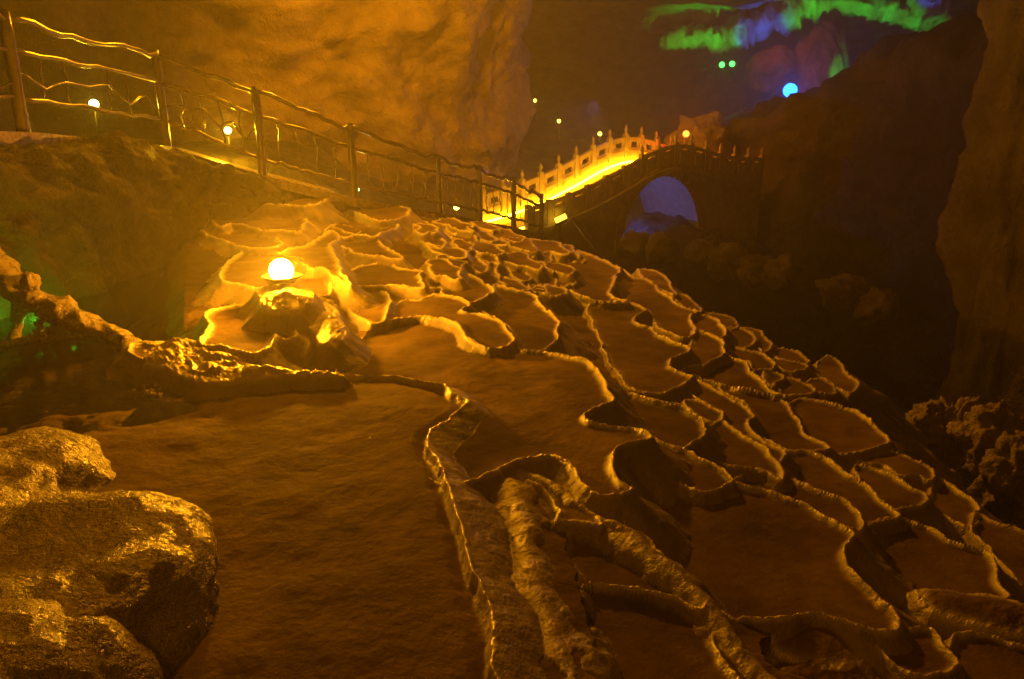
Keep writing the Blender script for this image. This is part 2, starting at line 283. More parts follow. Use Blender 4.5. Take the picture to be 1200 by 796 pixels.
# rim lines of the pools as they stand on the slope: (outline in photo pixels, offset of the level, depth, crest width)
POOLS = [
 # near pool and the shelf behind it
 ('A', [(-260,410),(-60,404),(0,399),(60,389),(100,389),(150,401),(160,424),(185,428),(205,431),(225,440),(245,447),(290,443),(340,437),(400,437),(455,438),(490,444),(520,453),(540,465),(547,473),(525,487),(508,500),(499,518),(512,535),(518,550),(520,565),(530,585),(538,610),(548,640),(560,680),(570,710),(578,740),(585,796),(600,900),(560,1100),(200,1300),(-500,1100)], ('abs', 0.0), .06, .03),
 ('B', [(150,400),(200,399),(240,402),(270,414),(300,427),(345,434),(400,437),(340,438),(290,443),(245,446),(215,437),(195,430),(160,424)], ('abs', .05), .02, .05),
 ('B1', [(152,402),(165,400),(185,404),(190,410),(180,416),(160,417)], ('abs', .09), .10, .03),
 ('B2', [(222,406),(240,409),(253,420),(250,430),(236,433),(222,425)], ('abs', .08), .12, .03),
 # lamp mound
 ('L1', [(252,361),(280,355),(312,349),(345,352),(372,378),(352,374),(347,392),(330,394),(321,388),(318,402),(300,411),(284,410),(262,402),(242,403),(237,393),(247,378),(239,369)], ('abs', .10), .12, .05),
 ('LM', [(303,338),(330,333),(358,338),(364,352),(342,361),(310,357)], ('abs', .225), .02, .06),
 ('LM2', [(352,346),(385,350),(402,385),(385,402),(362,380)], ('abs', .09), .02, .06),
 ('L2', [(292,288),(278,298),(264,308),(258,320),(260,328),(280,331),(297,335),(330,345),(385,345),(380,320),(350,308),(320,292)], ('abs', .14), .10, .04),
 ('L3a', [(240,243),(246,254),(257,265),(270,261),(288,264),(305,268),(330,269),(352,271),(357,260),(365,250),(378,240),(300,236),(255,236)], ('abs', 0.29), .1, .04),
 ('L3b', [(247,231),(258,222),(285,217),(305,215),(340,216),(372,221),(384,230),(372,238),(340,239),(300,238),(262,236)], ('abs', 0.47), .08, .04),
 ('L3c', [(226,240),(225,252),(231,260),(245,276),(291,288),(330,285),(300,268),(258,266),(240,245)], ('abs', .2), .06, .04),
 ('L5', [(330,297),(345,300),(362,313),(378,313),(392,322),(412,332),(402,318),(394,300),(387,285),(397,277),(388,270),(372,278),(357,288),(340,290)], .05, .1, .05),
 ('L6', [(413,330),(430,332),(455,332),(475,334),(497,336),(492,327),(490,322),(497,318),(480,315),(465,313),(452,308),(433,309),(420,312),(408,318)], ('abs', 0.07), .08, .035),
 ('L7', [(447,258),(463,262),(464,266),(446,273),(433,276),(400,270),(380,255),(390,245),(420,250)], ('abs', 0.19), .08, .04),
 ('L8', [(432,276),(441,281),(457,292),(472,303),(440,300),(420,295),(400,285),(398,277),(410,270)], ('abs', 0.13), .08, .04),
 ('L9', [(460,240),(478,243),(480,249),(474,252),(447,258),(420,250),(395,240),(410,235),(440,237)], ('abs', 0.27), .08, .04),
 ('L10', [(393,264),(408,265),(418,270),(420,273),(408,277),(395,276),(380,270)], ('abs', 0.17), .06, .03),
 # middle
 ('M1', [(412,333),(440,335),(452,342),(457,351),(454,362),(447,373),(430,374),(415,365),(405,350)], ('abs', 0.03), .09, .04),
 ('M2', [(447,373),(472,351),(490,350),(505,346),(520,346),(540,349),(552,355),(543,361),(545,366),(560,367),(578,372),(590,378),(600,390),(598,403),(575,405),(560,402),(546,395),(542,386),(535,379),(520,374),(513,372),(495,369),(470,370)], ('abs', 0.0), .09, .035),
 ('M3', [(490,322),(505,319),(525,318),(545,320),(560,325),(568,331),(573,335),(580,342),(570,347),(560,352),(552,353),(540,348),(522,345),(520,338),(505,336),(497,334)], ('abs', 0.0), .08, .035),
 ('M4', [(580,333),(590,336),(605,340),(618,341),(627,347),(632,353),(640,360),(650,368),(658,375),(653,385),(654,393),(648,399),(640,407),(632,409),(600,405),(603,398),(600,385),(585,374),(565,365),(562,355),(580,343)], ('abs', -0.08), .1, .035),
 ('P2', [(390,437),(420,400),(447,373),(470,370),(500,369),(513,372),(535,380),(543,388),(546,396),(560,402),(577,406),(600,406),(632,411),(665,415),(690,422),(697,430),(705,440),(712,455),(716,467),(692,477),(684,488),(700,493),(735,497),(752,503),(760,510),(748,517),(727,523),(717,530),(720,545),(727,560),(741,569),(705,575),(680,558),(678,550),(665,540),(640,533),(600,537),(560,560),(500,560),(400,480)], ('abs', -0.04), .13, .035),
 # right of the middle
 ('Q1', [(715,350),(735,353),(757,362),(745,370),(745,378),(765,385),(785,400),(803,406),(805,412),(788,419),(787,430),(800,436),(812,441),(800,450),(770,460),(740,455),(720,430),(700,390),(690,360)], 0, .1, .04),
 ('Q2', [(726,315),(745,325),(757,327),(770,333),(773,340),(785,347),(800,357),(815,363),(808,370),(812,380),(817,387),(805,395),(790,390),(770,380),(757,362),(735,352),(716,345),(720,325)], 0, .1, .035),
 ('Q2b', [(655,290),(690,296),(710,306),(726,315),(720,325),(716,344),(735,352),(700,350),(670,340),(660,320),(640,305)], 0, .1, .04),
 ('Q3', [(755,325),(748,314),(770,318),(785,328),(791,340),(790,345),(773,337)], 0, .07, .03),
 ('Q4', [(785,345),(800,345),(812,352),(822,362),(815,364),(800,358)], 0, .06, .03),
 ('Q5', [(808,370),(820,367),(840,372),(848,385),(850,393),(840,395),(820,388),(813,378)], .04, .12, .035),
 ('Q6', [(803,412),(810,398),(817,387),(845,398),(848,405),(848,415),(835,420),(825,428),(805,430),(800,435),(790,430),(789,420)], 0, .09, .035),
 ('Q7', [(805,430),(828,427),(836,418),(850,415),(858,420),(875,426),(883,436),(895,446),(905,457),(915,462),(890,458),(865,452),(840,447),(815,440)], 0, .11, .035),
 ('Q8', [(822,366),(845,367),(860,372),(866,380),(865,384),(850,383)], 0, .06, .03),
 ('Q9', [(848,385),(866,383),(880,388),(888,398),(886,402),(875,408),(862,405),(850,395)], 0, .07, .03),
 ('Q10', [(866,382),(885,383),(897,393),(905,405),(903,410),(893,410),(887,400),(880,388)], 0, .06, .03),
 ('Q11', [(850,398),(862,406),(875,410),(890,413),(900,420),(908,430),(895,432),(883,433),(876,425),(860,419)], 0, .08, .03),
 ('Q12', [(905,412),(915,408),(930,410),(942,418),(945,424),(935,425),(915,420)], 0, .06, .03),
 ('Q13', [(912,420),(940,425),(946,432),(930,435),(915,432),(905,424)], 0, .06, .03),
 ('Q14', [(895,433),(908,434),(918,440),(912,447),(905,452)], 0, .06, .03),
 ('Q15', [(918,440),(935,443),(945,450),(955,458),(950,462),(930,462),(915,458)], 0, .06, .03),
 ('Q16', [(945,446),(965,444),(978,450),(980,458),(970,460),(950,456)], 0, .06, .03),
 ('Q17', [(955,425),(975,415),(985,425),(995,440),(1005,450),(1000,460),(985,455),(970,445),(957,438)], 0, .06, .03),
 ('Q18', [(925,472),(940,466),(970,470),(1000,480),(1020,492),(1030,505),(1040,515),(1010,525),(995,530),(978,527),(957,513),(942,502),(930,485)], 0, .09, .035),
 ('Q19', [(993,531),(1015,522),(1050,527),(1078,540),(1092,550),(1090,560),(1075,555),(1055,555),(1035,545),(1010,540)], 0, .07, .03),
 ('Q20', [(1005,545),(1030,550),(1050,560),(1070,572),(1085,577),(1086,585),(1080,592),(1060,597),(1045,595),(1030,582),(1012,566)], 0, .08, .035),
 ('Q21', [(1095,558),(1110,565),(1130,578),(1145,585),(1147,595),(1140,600),(1145,610),(1135,618),(1110,605),(1088,592),(1090,575)], 0, .09, .035),
 ('Q22', [(815,443),(843,458),(860,467),(873,474),(883,485),(876,490),(876,498),(888,510),(905,520),(920,528),(905,540),(880,522),(860,502),(848,493),(847,482),(835,475),(820,468),(808,458)], 0, .08, .03),
 ('Q22b', [(843,452),(865,456),(890,460),(912,464),(922,470),(926,478),(931,488),(940,502),(955,513),(975,526),(950,528),(922,528),(905,518),(890,508),(878,497),(885,486),(874,472),(858,464)], -.02, .09, .03),
 ('Q23', [(716,467),(730,460),(755,466),(775,470),(800,475),(815,483),(826,490),(828,503),(820,514),(805,520),(795,524),(775,514),(760,508),(745,500),(715,492),(690,488),(690,478)], ('abs', -0.24), .13, .04),
 ('Q24', [(800,470),(820,470),(838,478),(847,485),(846,493),(830,492),(815,483)], 0, .07, .03),
 ('Q25', [(828,503),(847,493),(862,500),(878,512),(895,520),(905,535),(920,560),(900,550),(880,545),(850,540),(830,533),(810,528),(797,524),(820,514)], 0, .09, .035),
 ('Q26', [(760,510),(780,517),(800,525),(820,536),(840,545),(852,552),(862,563),(858,567),(840,574),(820,575),(800,568),(785,562),(745,568),(727,560),(719,545),(718,530),(735,520)], ('abs', -0.24), .1, .035),
 ('Q27', [(862,563),(880,552),(905,556),(925,562),(945,568),(962,575),(985,583),(1002,595),(1010,607),(1013,620),(1000,620),(980,612),(955,602),(935,590),(910,577),(885,571)], 0, .09, .035),
 ('Q28', [(745,568),(785,562),(800,569),(820,576),(840,575),(862,567),(885,572),(910,577),(935,590),(955,602),(980,612),(1000,622),(1010,632),(995,642),(993,650),(1000,665),(1010,675),(1020,685),(1030,700),(1045,712),(1055,735),(1045,740),(1010,735),(980,725),(950,715),(915,725),(880,722),(850,720),(820,695),(800,670),(770,640),(755,600)], 0, .12, .035),
 ('Q29', [(925,560),(905,535),(920,530),(940,527),(955,530),(975,540),(995,555),(1015,570),(1037,590),(1055,605),(1040,610),(1025,615),(1013,620),(1010,605),(1000,592),(980,580),(960,575),(945,568)], 0, .1, .035),
 ('Q30', [(1013,620),(1030,612),(1055,606),(1080,613),(1100,620),(1120,632),(1140,640),(1155,645),(1165,660),(1170,675),(1177,690),(1180,700),(1150,700),(1120,695),(1075,690),(1060,680),(1040,660),(1025,640)], 0, .12, .035),
 ('Q31', [(1145,600),(1170,612),(1200,620),(1240,640),(1230,680),(1200,690),(1185,670),(1160,640),(1140,620)], 0, .08, .035),
 ('Q32', [(918,725),(950,716),(985,722),(1010,737),(1020,755),(1010,775),(985,790),(930,780),(900,760)], ('abs', -0.36), .02, .06),
 ('Q33', [(900,770),(940,755),(980,760),(1010,780),(1020,820),(900,820)], ('abs', -0.4), .02, .06),
 ('Q34', [(1070,690),(1100,690),(1150,697),(1200,712),(1240,740),(1200,745),(1150,735),(1110,725),(1085,715)], .03, .03, .05),
 ('Q35', [(1060,735),(1090,735),(1110,760),(1120,780),(1105,790),(1070,790),(1040,770),(1020,740)], 0, .08, .03),
 ('Q36', [(1120,740),(1200,760),(1250,790),(1250,840),(1150,840),(1120,790)], 0, .07, .03),
 # near right of the first pool
 ('N1', [(595,537),(640,533),(665,540),(678,550),(681,560),(700,570),(735,570),(728,585),(730,600),(728,620),(705,613),(690,592),(655,570),(620,552)], ('abs', -0.14), .1, .03),
 ('N2', [(592,536),(620,552),(655,570),(690,592),(702,614),(680,610),(652,608),(657,600),(654,588),(648,578),(620,560),(600,548)], ('abs', -0.1), .05, .03),
 ('N3', [(652,610),(680,612),(715,620),(740,620),(760,632),(780,650),(800,665),(815,690),(825,710),(815,715),(790,703),(760,690),(730,685),(700,680),(682,685),(678,670),(665,645)], ('abs', -0.16), .09, .03),
 ('N4', [(677,683),(700,683),(730,686),(760,693),(790,705),(815,718),(830,730),(835,745),(845,765),(860,790),(870,830),(700,830),(700,760),(690,720)], ('abs', -0.19), .09, .03),
 ('N5', [(594,555),(605,567),(609,600),(615,640),(612,660),(605,670),(595,640),(585,600),(570,570),(560,548)], ('abs', -0.13), .09, .03),
 ('N6', [(604,665),(620,668),(640,690),(650,720),(620,720),(608,690)], ('abs', -0.16), .06, .03),
]
rr = random.Random(3)
for j, py in enumerate((264, 271, 279, 289, 300, 312, 325)):         # the crowded small pools near the railing
    n = 6
    for i in range(n):
        cx = 492 + j * 6 + i * (175 - j * 8) / (n - 1) + rr.uniform(-9, 9); cy = py + (i - 1.5) * (2.6 + .35 * j) + rr.uniform(-2, 2)
        if cx > 560 + (cy - 256) * 3.2 or (cy > 318 and cx < 590): continue
        a, b = rr.uniform(12, 27), rr.uniform(3.6, 6.6) * (1 + j * .12)
        pol = []
        for t in np.linspace(0, 6.283, 12)[:-1]:
            k = rr.uniform(.55, 1.25); pol.append((cx + a * math.cos(t) * k, cy + (b * math.sin(t) + .22 * a * math.cos(t)) * k))
        POOLS.append(('T', pol, rr.uniform(-.04, .05), rr.choice((.03, .05, .09)), rr.choice((.02, .03, .04))))

# terrace brink above the ravine
BR = [(560,257),(600,262),(640,275),(700,289),(760,318),(830,362),(900,388),(955,412),(1003,440),(1055,500),(1105,556),(1160,590),(1210,612),(1330,690)]
BR = np.array([hit_z0(*p)[:2] for p in BR])
def brink_out(x, y):
    best = np.full(x.shape, 1e9, np.float32); sg = np.ones_like(best)
    for i in range(len(BR) - 1):
        (ax, ay), (bx, by) = BR[i], BR[i + 1]; dx, dy = bx - ax, by - ay
        t = np.clip(((x - ax) * dx + (y - ay) * dy) / (dx * dx + dy * dy), 0, 1)
        d = np.hypot(x - ax - t * dx, y - ay - t * dy); w = d < best
        sg = np.where(w, np.where(dx * (y - ay) - dy * (x - ax) > 0, 1, -1), sg); best = np.where(w, d, best)
    return best * sg

# ------------------------------------------------------------------ terrace height field, finer towards the viewer
NU, NV = 1000, 860
U = np.linspace(-.86, .92, NU); Y = 1.15 * np.exp(np.linspace(0, math.log(20.5 / 1.15), NV))
GX = (U[None, :] * Y[:, None]).astype(np.float32); GY = np.repeat(Y[:, None], NU, 1).astype(np.float32)
PD, PZZ, PTT = path_dist(GX, GY)
# wobble of the rims: warped query position
WX = GX + .022 * fbm(GX * 4.5, GY * 4.5, octv=3, seed=5) + .004 * fbm(GX * 22, GY * 22, octv=2, seed=15)
WY = GY + .022 * fbm(GX * 4.5, GY * 4.5, octv=3, seed=8) + .004 * fbm(GX * 22, GY * 22, octv=2, seed=18)
ZB = z0(GX, GY)
out = brink_out(GX, GY)
H = (ZB - .11).astype(np.float32)
H = np.where(PD > -.3, ZB, H)
H = H + .035 * fbm(GX * 2.2, GY * 2.2, octv=5, seed=31)
drop = np.where(out > -.2, (out + .2) * .9 + .25 * fbm(GX * 1.1, GY * 1.1, octv=4, seed=33) * sstep(0, 1.5, out), 0)
H = H - np.clip(drop, -.1, None)
H = np.maximum(H, -4.2)
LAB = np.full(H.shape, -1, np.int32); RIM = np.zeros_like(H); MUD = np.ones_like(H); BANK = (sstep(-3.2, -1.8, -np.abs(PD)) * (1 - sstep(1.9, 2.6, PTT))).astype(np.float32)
bead = (.7 * fbm(GX * 38, GY * 38, octv=3, seed=41) + .5 * fbm(GX * 90, GY * 90, octv=1, seed=42)) * (.55 + .75 * sstep(-.5, .6, fbm(GX * 6, GY * 6, octv=2, seed=43))); wav = fbm(GX * 7, GY * 7, octv=3, seed=44); floor_n = fbm(GX * 3, GY * 3, octv=5, seed=46)
def catmull(P, n):
    m = len(P); o = []
    for i in range(m):
        p0, p1, p2, p3 = P[i - 1], P[i], P[(i + 1) % m], P[(i + 2) % m]
        for k in range(n):
            t = k / n
            o.append(.5 * ((2 * p1) + (p2 - p0) * t + (2 * p0 - 5 * p1 + 4 * p2 - p3) * t * t + (3 * p1 - p0 - 3 * p2 + p3) * t ** 3))
    return np.array(o)
LEVEL = {}
for pi, (nm, poly, lv, depth, cw) in enumerate(POOLS):
    if isinstance(lv, tuple): Lz = lv[1]
    else:
        cx = sum(p[0] for p in poly) / len(poly); cy = sum(p[1] for p in poly) / len(poly)
        Lz = hit_z0(cx, cy)[2] + lv + .02
    LEVEL[pi] = Lz
    P = np.array([[*at_z(a, b, Lz)[:2]] for a, b in poly]); P = catmull(P, 4)
    mg = .75
    if nm != 'A': depth *= .27
    x0, y0_, x1, y1 = P[:, 0].min() - mg, P[:, 1].min() - mg, P[:, 0].max() + mg, P[:, 1].max() + mg
    r0, r1 = np.searchsorted(Y, y0_), np.searchsorted(Y, y1)
    if r1 <= r0 + 1: continue
    us = [x0 / max(y0_, 1.15), x0 / y1, x1 / max(y0_, 1.15), x1 / y1]
    c0, c1 = np.searchsorted(U, min(us)), np.searchsorted(U, max(us))
    sl = (slice(r0, r1), slice(c0, c1)); x = WX[sl].ravel(); y = WY[sl].ravel()
    box = (x > x0) & (x < x1) & (y > y0_) & (y < y1); idx = np.nonzero(box)[0]
    if len(idx) == 0: continue
    x = x[idx]; y = y[idx]
    d2 = np.full(x.shape, 1e9, np.float32); ss = np.zeros_like(d2); ins = np.zeros(x.shape, bool); acc = 0.0
    for i in range(len(P)):
        ax, ay = P[i]; bx, by = P[(i + 1) % len(P)]; dx, dy = bx - ax, by - ay; l2 = dx * dx + dy * dy + 1e-9
        t = np.clip(((x - ax) * dx + (y - ay) * dy) / l2, 0, 1)
        q = (x - ax - t * dx) ** 2 + (y - ay - t * dy) ** 2; w = q < d2
        d2 = np.where(w, q, d2); ln = math.sqrt(l2); ss = np.where(w, acc + t * ln, ss); acc += ln
        if abs(dy) > 1e-9: ins ^= ((ay > y) != (by > y)) & (x < dx * (y - ay) / dy + ax)
    d = np.sqrt(d2)
    flat = (np.arange(r0, r1)[:, None] * NU + np.arange(c0, c1)[None, :]).ravel()[idx]
    bd = bead.ravel()[flat]; wv = wav.ravel()[flat]; fn = floor_n.ravel()[flat]
    flute = vnoise(ss * 5, ss * 0 + pi, None, 77) * .5 + vnoise(ss * 13, ss * 0 + pi, None, 78) * .2; slope = .7 if nm in ('A', 'L1', 'L2') else .85
    yy = GY.ravel()[flat]
    cw_ = cw * (0.30 + .022 * yy)                                    # far crests are traced a touch wider
    hin = Lz - depth + depth * np.exp(-(d / cw_) ** 1.3) + .009 * fn * sstep(.05, .35, d)
    dd = np.clip(d - cw_ * .4, 0, None)
    hout = Lz - np.minimum(.25 * dd + 1.5 * dd * dd, .10 + .33 * dd) + .02 * flute * sstep(.05, .3, dd) - .01 * (1 - np.exp(-dd / .02)) + .012 * wv * sstep(.05, .4, dd) if nm == 'A' else Lz - slope * (1 + .3 * flute) * dd - .03 * (1 - np.exp(-dd / .03)) + .02 * wv * sstep(.02, .3, dd)
    if nm == 'A':                                                    # silted up towards the viewer, a little water left at the back left
        gx, gy = GX.ravel()[flat], GY.ravel()[flat]
        hin = hin + .028 * sstep(-.25, .45, (gx + 1.75) * .75 - (gy - 4.3) * .8 + .25 * fn) * sstep(.0, .09, d)
    h = np.where(ins, hin, hout)
    if nm in ('Q32', 'Q33', 'Q34', 'LM', 'LM2'): hin = Lz - .0 + .07 * (1 - np.exp(-d / .12)) + .016 * wv * sstep(0, .2, d) + .003 * bd; h = np.where(ins, hin, hout)
    if nm == 'B': h = h + np.where(ins, .008 * bd + .035 * wv * sstep(0, .1, d) + .05 * (1 - np.exp(-d / .1)), 0)
    cr = np.exp(-(d / (cw_ * .9)) ** 2)
    if nm in ('B', 'LM', 'LM2'): cr = np.where(ins, np.maximum(cr, .75), cr)
    if nm == 'A':                                                    # wet gravelly patch under the far shelf
        gp = at_z(212, 455, -.03); pt_ = np.exp(-(((gx - gp.x) / .36) ** 4 + ((gy - gp.y) / .20) ** 4)) * sstep(-.6, .4, wv + .4 * bd) * ins
        h = h + pt_ * (.012 * bd + .012); cr = np.maximum(cr, pt_)
    h = h + cr * (.0075 * bd * np.clip(yy / 5, .8, 2) + .008 * wv)
    Hf = H.ravel(); cur = Hf[flat]; w = (h > cur) | (ins & (LAB.ravel()[flat] == -1))
    Hf[flat[w]] = h[w]; LAB.ravel()[flat[w]] = pi; R = RIM.ravel(); R[flat[w]] = cr[w]; BK = BANK.ravel(); BK[flat[w]] = 0; MU = MUD.ravel(); MU[flat[w]] = np.where(ins, sstep(.3, 1.6, d / (cw_ * 2)), .0)[w]
    H = Hf.reshape(H.shape)
# rounded flowstone ridges running down between the near pools: crest points (photo pixels, crest height), half width
RIDGES = [([(597,553,-.09),(606,590,-.085),(616,640,-.085),(630,690,-.085),(650,745,-.09),(676,810,-.10),(700,880,-.11)], .105),
          ([(601,546,-.085),(640,560,-.09),(672,580,-.09),(700,603,-.10),(722,618,-.105)], .05),
          ([(722,618,-.11),(752,640,-.12),(785,665,-.13),(812,692,-.15),(838,722,-.17),(868,757,-.19),(905,800,-.21),(940,850,-.23)], .075)]
for rp, hw in RIDGES:
    R3 = smooth_line([at_z(a, b, z) for a, b, z in rp], 5)
    x0, x1 = min(p.x for p in R3) - .4, max(p.x for p in R3) + .4; y0_, y1 = min(p.y for p in R3) - .4, max(p.y for p in R3) + .4
    m = (GX > x0) & (GX < x1) & (GY > y0_) & (GY < y1); x = WX[m]; y = WY[m]
    best = np.full(x.shape, 1e9, np.float32); zc = np.zeros_like(best)
    for p, q in zip(R3[:-1], R3[1:]):
        dx, dy = q.x - p.x, q.y - p.y; t = np.clip(((x - p.x) * dx + (y - p.y) * dy) / (dx * dx + dy * dy + 1e-9), 0, 1)
        d = np.hypot(x - p.x - t * dx, y - p.y - t * dy); w = d < best
        best = np.where(w, d, best); zc = np.where(w, p.z + t * (q.z - p.z), zc)
    wd = hw * (1 + .3 * wav[m]); q = best / wd
    h = zc - .06 * q ** 2 / (1 + .25 * q) + .007 * wav[m] + .0025 * bead[m] * np.exp(-q ** 2)
    w = h > H[m]; hh = H[m]; hh[w] = h[w]; H[m] = hh
    for arr, val in ((MUD, 0 * q), (RIM, .35 * np.exp(-(q * 1.2) ** 2)), (LAB, -1 + 0 * q)):
        aa = arr[m]; aa[w] = val[w]; arr[m] = aa
H = H + .0045 * (1 - .75 * MUD) * fbm(GX * 14, GY * 14, octv=3, seed=61) + .012 * (1 - .5 * MUD) * fbm(GX * 1.7, GY * 1.7, octv=2, seed=63)
# surface normals of the whole field, so that separate pieces shade as one rock
P3 = np.stack([GX, GY, H], -1)
du = np.gradient(P3, axis=1); dv = np.gradient(P3, axis=0); NRM = np.cross(du, dv); NRM /= np.linalg.norm(NRM, axis=-1, keepdims=True)
keep = (PD < .35) | (PTT > 8.4)
keep &= ~((H < -4.15))
I = np.arange(NU * NV).reshape(NV, NU)
Q = np.stack([I[:-1, :-1], I[:-1, 1:], I[1:, 1:], I[1:, :-1]], -1).reshape(-1, 4)
ok = keep.ravel()[Q].all(1); Q = Q[ok]
QL = LAB.ravel()[Q[:, 0]]
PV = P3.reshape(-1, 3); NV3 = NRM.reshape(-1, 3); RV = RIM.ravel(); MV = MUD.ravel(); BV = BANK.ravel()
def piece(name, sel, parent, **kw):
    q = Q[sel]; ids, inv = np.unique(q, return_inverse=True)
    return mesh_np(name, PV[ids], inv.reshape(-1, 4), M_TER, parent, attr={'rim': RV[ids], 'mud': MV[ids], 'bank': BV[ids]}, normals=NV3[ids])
cnt = {k: int((QL == k).sum()) for k in range(len(POOLS))}
small = {k for k, c in cnt.items() if c < 60}
terrace = piece('rimstone_terrace', np.isin(QL, [-1] + list(small)), None); tag(terrace, kind='structure')
for k in range(len(POOLS)):
    if k not in small: piece('rimstone_pool', QL == k, terrace)

# ------------------------------------------------------------------ water
def poly_sheet(name, P, z, mat, kind='structure'):
    bm = bmesh.new(); vs = [bm.verts.new((p[0], p[1], z)) for p in P]; f = bm.faces.new(vs)
    bm.normal_update()
    if f.normal.z < 0: f.normal_flip()
    bmesh.ops.triangulate(bm, faces=[f]); o = bm_obj(name, bm, mat); return tag(o, kind=kind)
PA = np.array([[*at_z(a, b, 0.0)[:2]] for a, b in POOLS[0][1]])
PW = [at_z(a, b, -.045) for a, b in ((-260,412),(-60,406),(0,401),(60,391),(100,391),(150,403),(160,426),(205,433),(245,449),(290,446),(315,444),(325,480),(250,540),(60,610),(-300,720))]
poly_sheet('pool_water', PW, -.045, M_WATER)
poly_sheet('lake_water', [(-14, 5.6), (-6.2, 5.0), (-3.3, 5.35), (-1.6, 5.6), (-1.7, 6.5), (-2.0, 8), (-2.4, 9.6), (-2.8, 10.9), (-4.4, 11.5), (-14, 13)], -.16, M_WATER2)

# ------------------------------------------------------------------ cave floor beyond the terraces (coarser)
nx, ny = 420, 520
cx = np.linspace(-22, 32, nx); cy = np.linspace(-5, 66, ny); CX, CY = np.meshgrid(cx, cy)
def cave_floor(x, y):
    z = np.full(x.shape, -3.9) + .8 * fbm(x * .35, y * .35, octv=5, seed=91)
    rise = sstep(21.5, 25.0, y - .25 * (x - 4)); z = z + rise * 4.9 + np.clip(y - 25, 0, 6) * .2 * (rise > 0) + np.clip(y - 34, 0, 20) * .05
    bx_, by_ = x - bp(4.9, 1.0, 0).x, y - bp(4.9, 1.0, 0).y; rub = -.50 - .36 * np.hypot(bx_, by_ * .9) - .25 * np.clip(bx_ - by_ - 1, 0, 9) + .22 * fbm(x * 1.7, y * 1.7, octv=4, seed=97); z = np.maximum(z, np.where(y < 23.5, rub, -9))
    pd, pz, pt = path_dist(x.astype(np.float32), y.astype(np.float32))
    left = 1.15 - .42 * np.clip(x + 5, 0, None) + .15 * fbm(x * .8, y * .8, octv=4, seed=93)
    m = sstep(0.0, 1.6, pd) * (1 - sstep(7.6, 8.6, pt))
    z = z * (1 - m) + left * m
    near = (pd < .1) & (y < 18) & (brink_out(x, y) < 1.2)
    return np.where(near, np.minimum(z, np.minimum(z0(x, y) - .9, -1.2)), z)
CZ = cave_floor(CX, CY)
I2 = np.arange(nx * ny).reshape(ny, nx); Q2 = np.stack([I2[:-1, :-1], I2[:-1, 1:], I2[1:, 1:], I2[1:, :-1]], -1).reshape(-1, 4)
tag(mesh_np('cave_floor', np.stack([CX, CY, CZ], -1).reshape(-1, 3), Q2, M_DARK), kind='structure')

# ------------------------------------------------------------------ rock walls and ceiling as rough sheets
def rock_sheet(name, grid, nu, nv, amp, freq, mat, seed=0, origin=(0, 0, 0), aniso=(1, 1, 1), ridge=0.0):
    """grid: rows of control points; Catmull-Rom patch, displaced along its normal by 3-D noise"""
    G = [smooth_line([Vector(p) for p in row], max(1, nu // (len(row) - 1))) for row in grid]
    cols = [smooth_line([G[r][c] for r in range(len(G))], max(1, nv // (len(G) - 1))) for c in range(len(G[0]))]
    A = np.array([[tuple(p) for p in c] for c in cols], np.float32)
    du = np.gradient(A, axis=0); dv = np.gradient(A, axis=1); n = np.cross(du, dv); n /= np.linalg.norm(n, axis=-1, keepdims=True) + 1e-9
    x, y, z = A[..., 0] * freq * aniso[0], A[..., 1] * freq * aniso[1], A[..., 2] * freq * aniso[2]
    q = fbm(x, y, z, 6, seed, .52)
    if ridge: q = q * (1 - ridge) + ridge * (1 - 2 * np.abs(fbm(x * .8, y * .8, z * .8, 5, seed + 20, .55)))
    A = A + n * (q * amp)[..., None]
    a, b = A.shape[:2]; I = np.arange(a * b).reshape(a, b)
    Qd = np.stack([I[:-1, :-1], I[1:, :-1], I[1:, 1:], I[:-1, 1:]], -1).reshape(-1, 4)
    return mesh_np(name, A.reshape(-1, 3), Qd, mat, origin=origin)
# back wall behind the railing, ending in a hanging column
bw = [(-16, 3), (-14, 9), (-10.5, 15.5), (-6, 20), (-3, 22.5), (-1.0, 24.0), (-.3, 26), (-.8, 30), (-4, 36)]
tag(rock_sheet('cave_wall', [[(x, y, -1.5) for x, y in bw], [(x + .1, y - .3, 1.5) for x, y in bw], [(x + .5, y - .8, 4) for x, y in bw],
     [(x + 1.2, y - 2.0, 7) for x, y in bw], [(x + 2.5, y - 4.5, 9.5) for x, y in bw]], 180, 130, .75, .42, M_ROCK, 101, ridge=.35), kind='structure')
bk = [(-4.95, 4.6), (-4.75, 6.4), (-4.55, 8.2), (-4.35, 10.2), (-4.15, 10.8), (-3.5, 11.05), (-2.9, 11.7), (-2.4, 12.4)]
bz = [1.42, 1.42, 1.40, 1.22, 1.12, .74, .5, .3]
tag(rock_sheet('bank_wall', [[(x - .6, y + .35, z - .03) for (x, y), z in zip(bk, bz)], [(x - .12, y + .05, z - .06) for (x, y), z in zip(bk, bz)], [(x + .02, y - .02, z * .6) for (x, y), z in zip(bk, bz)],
     [(x + .12, y - .1, z * .2) for (x, y), z in zip(bk, bz)], [(x + .35, y - .25, -.8) for (x, y), z in zip(bk, bz)]], 160, 100,   .22, 1.3, M_BANK, 111, ridge=.5), kind='structure')
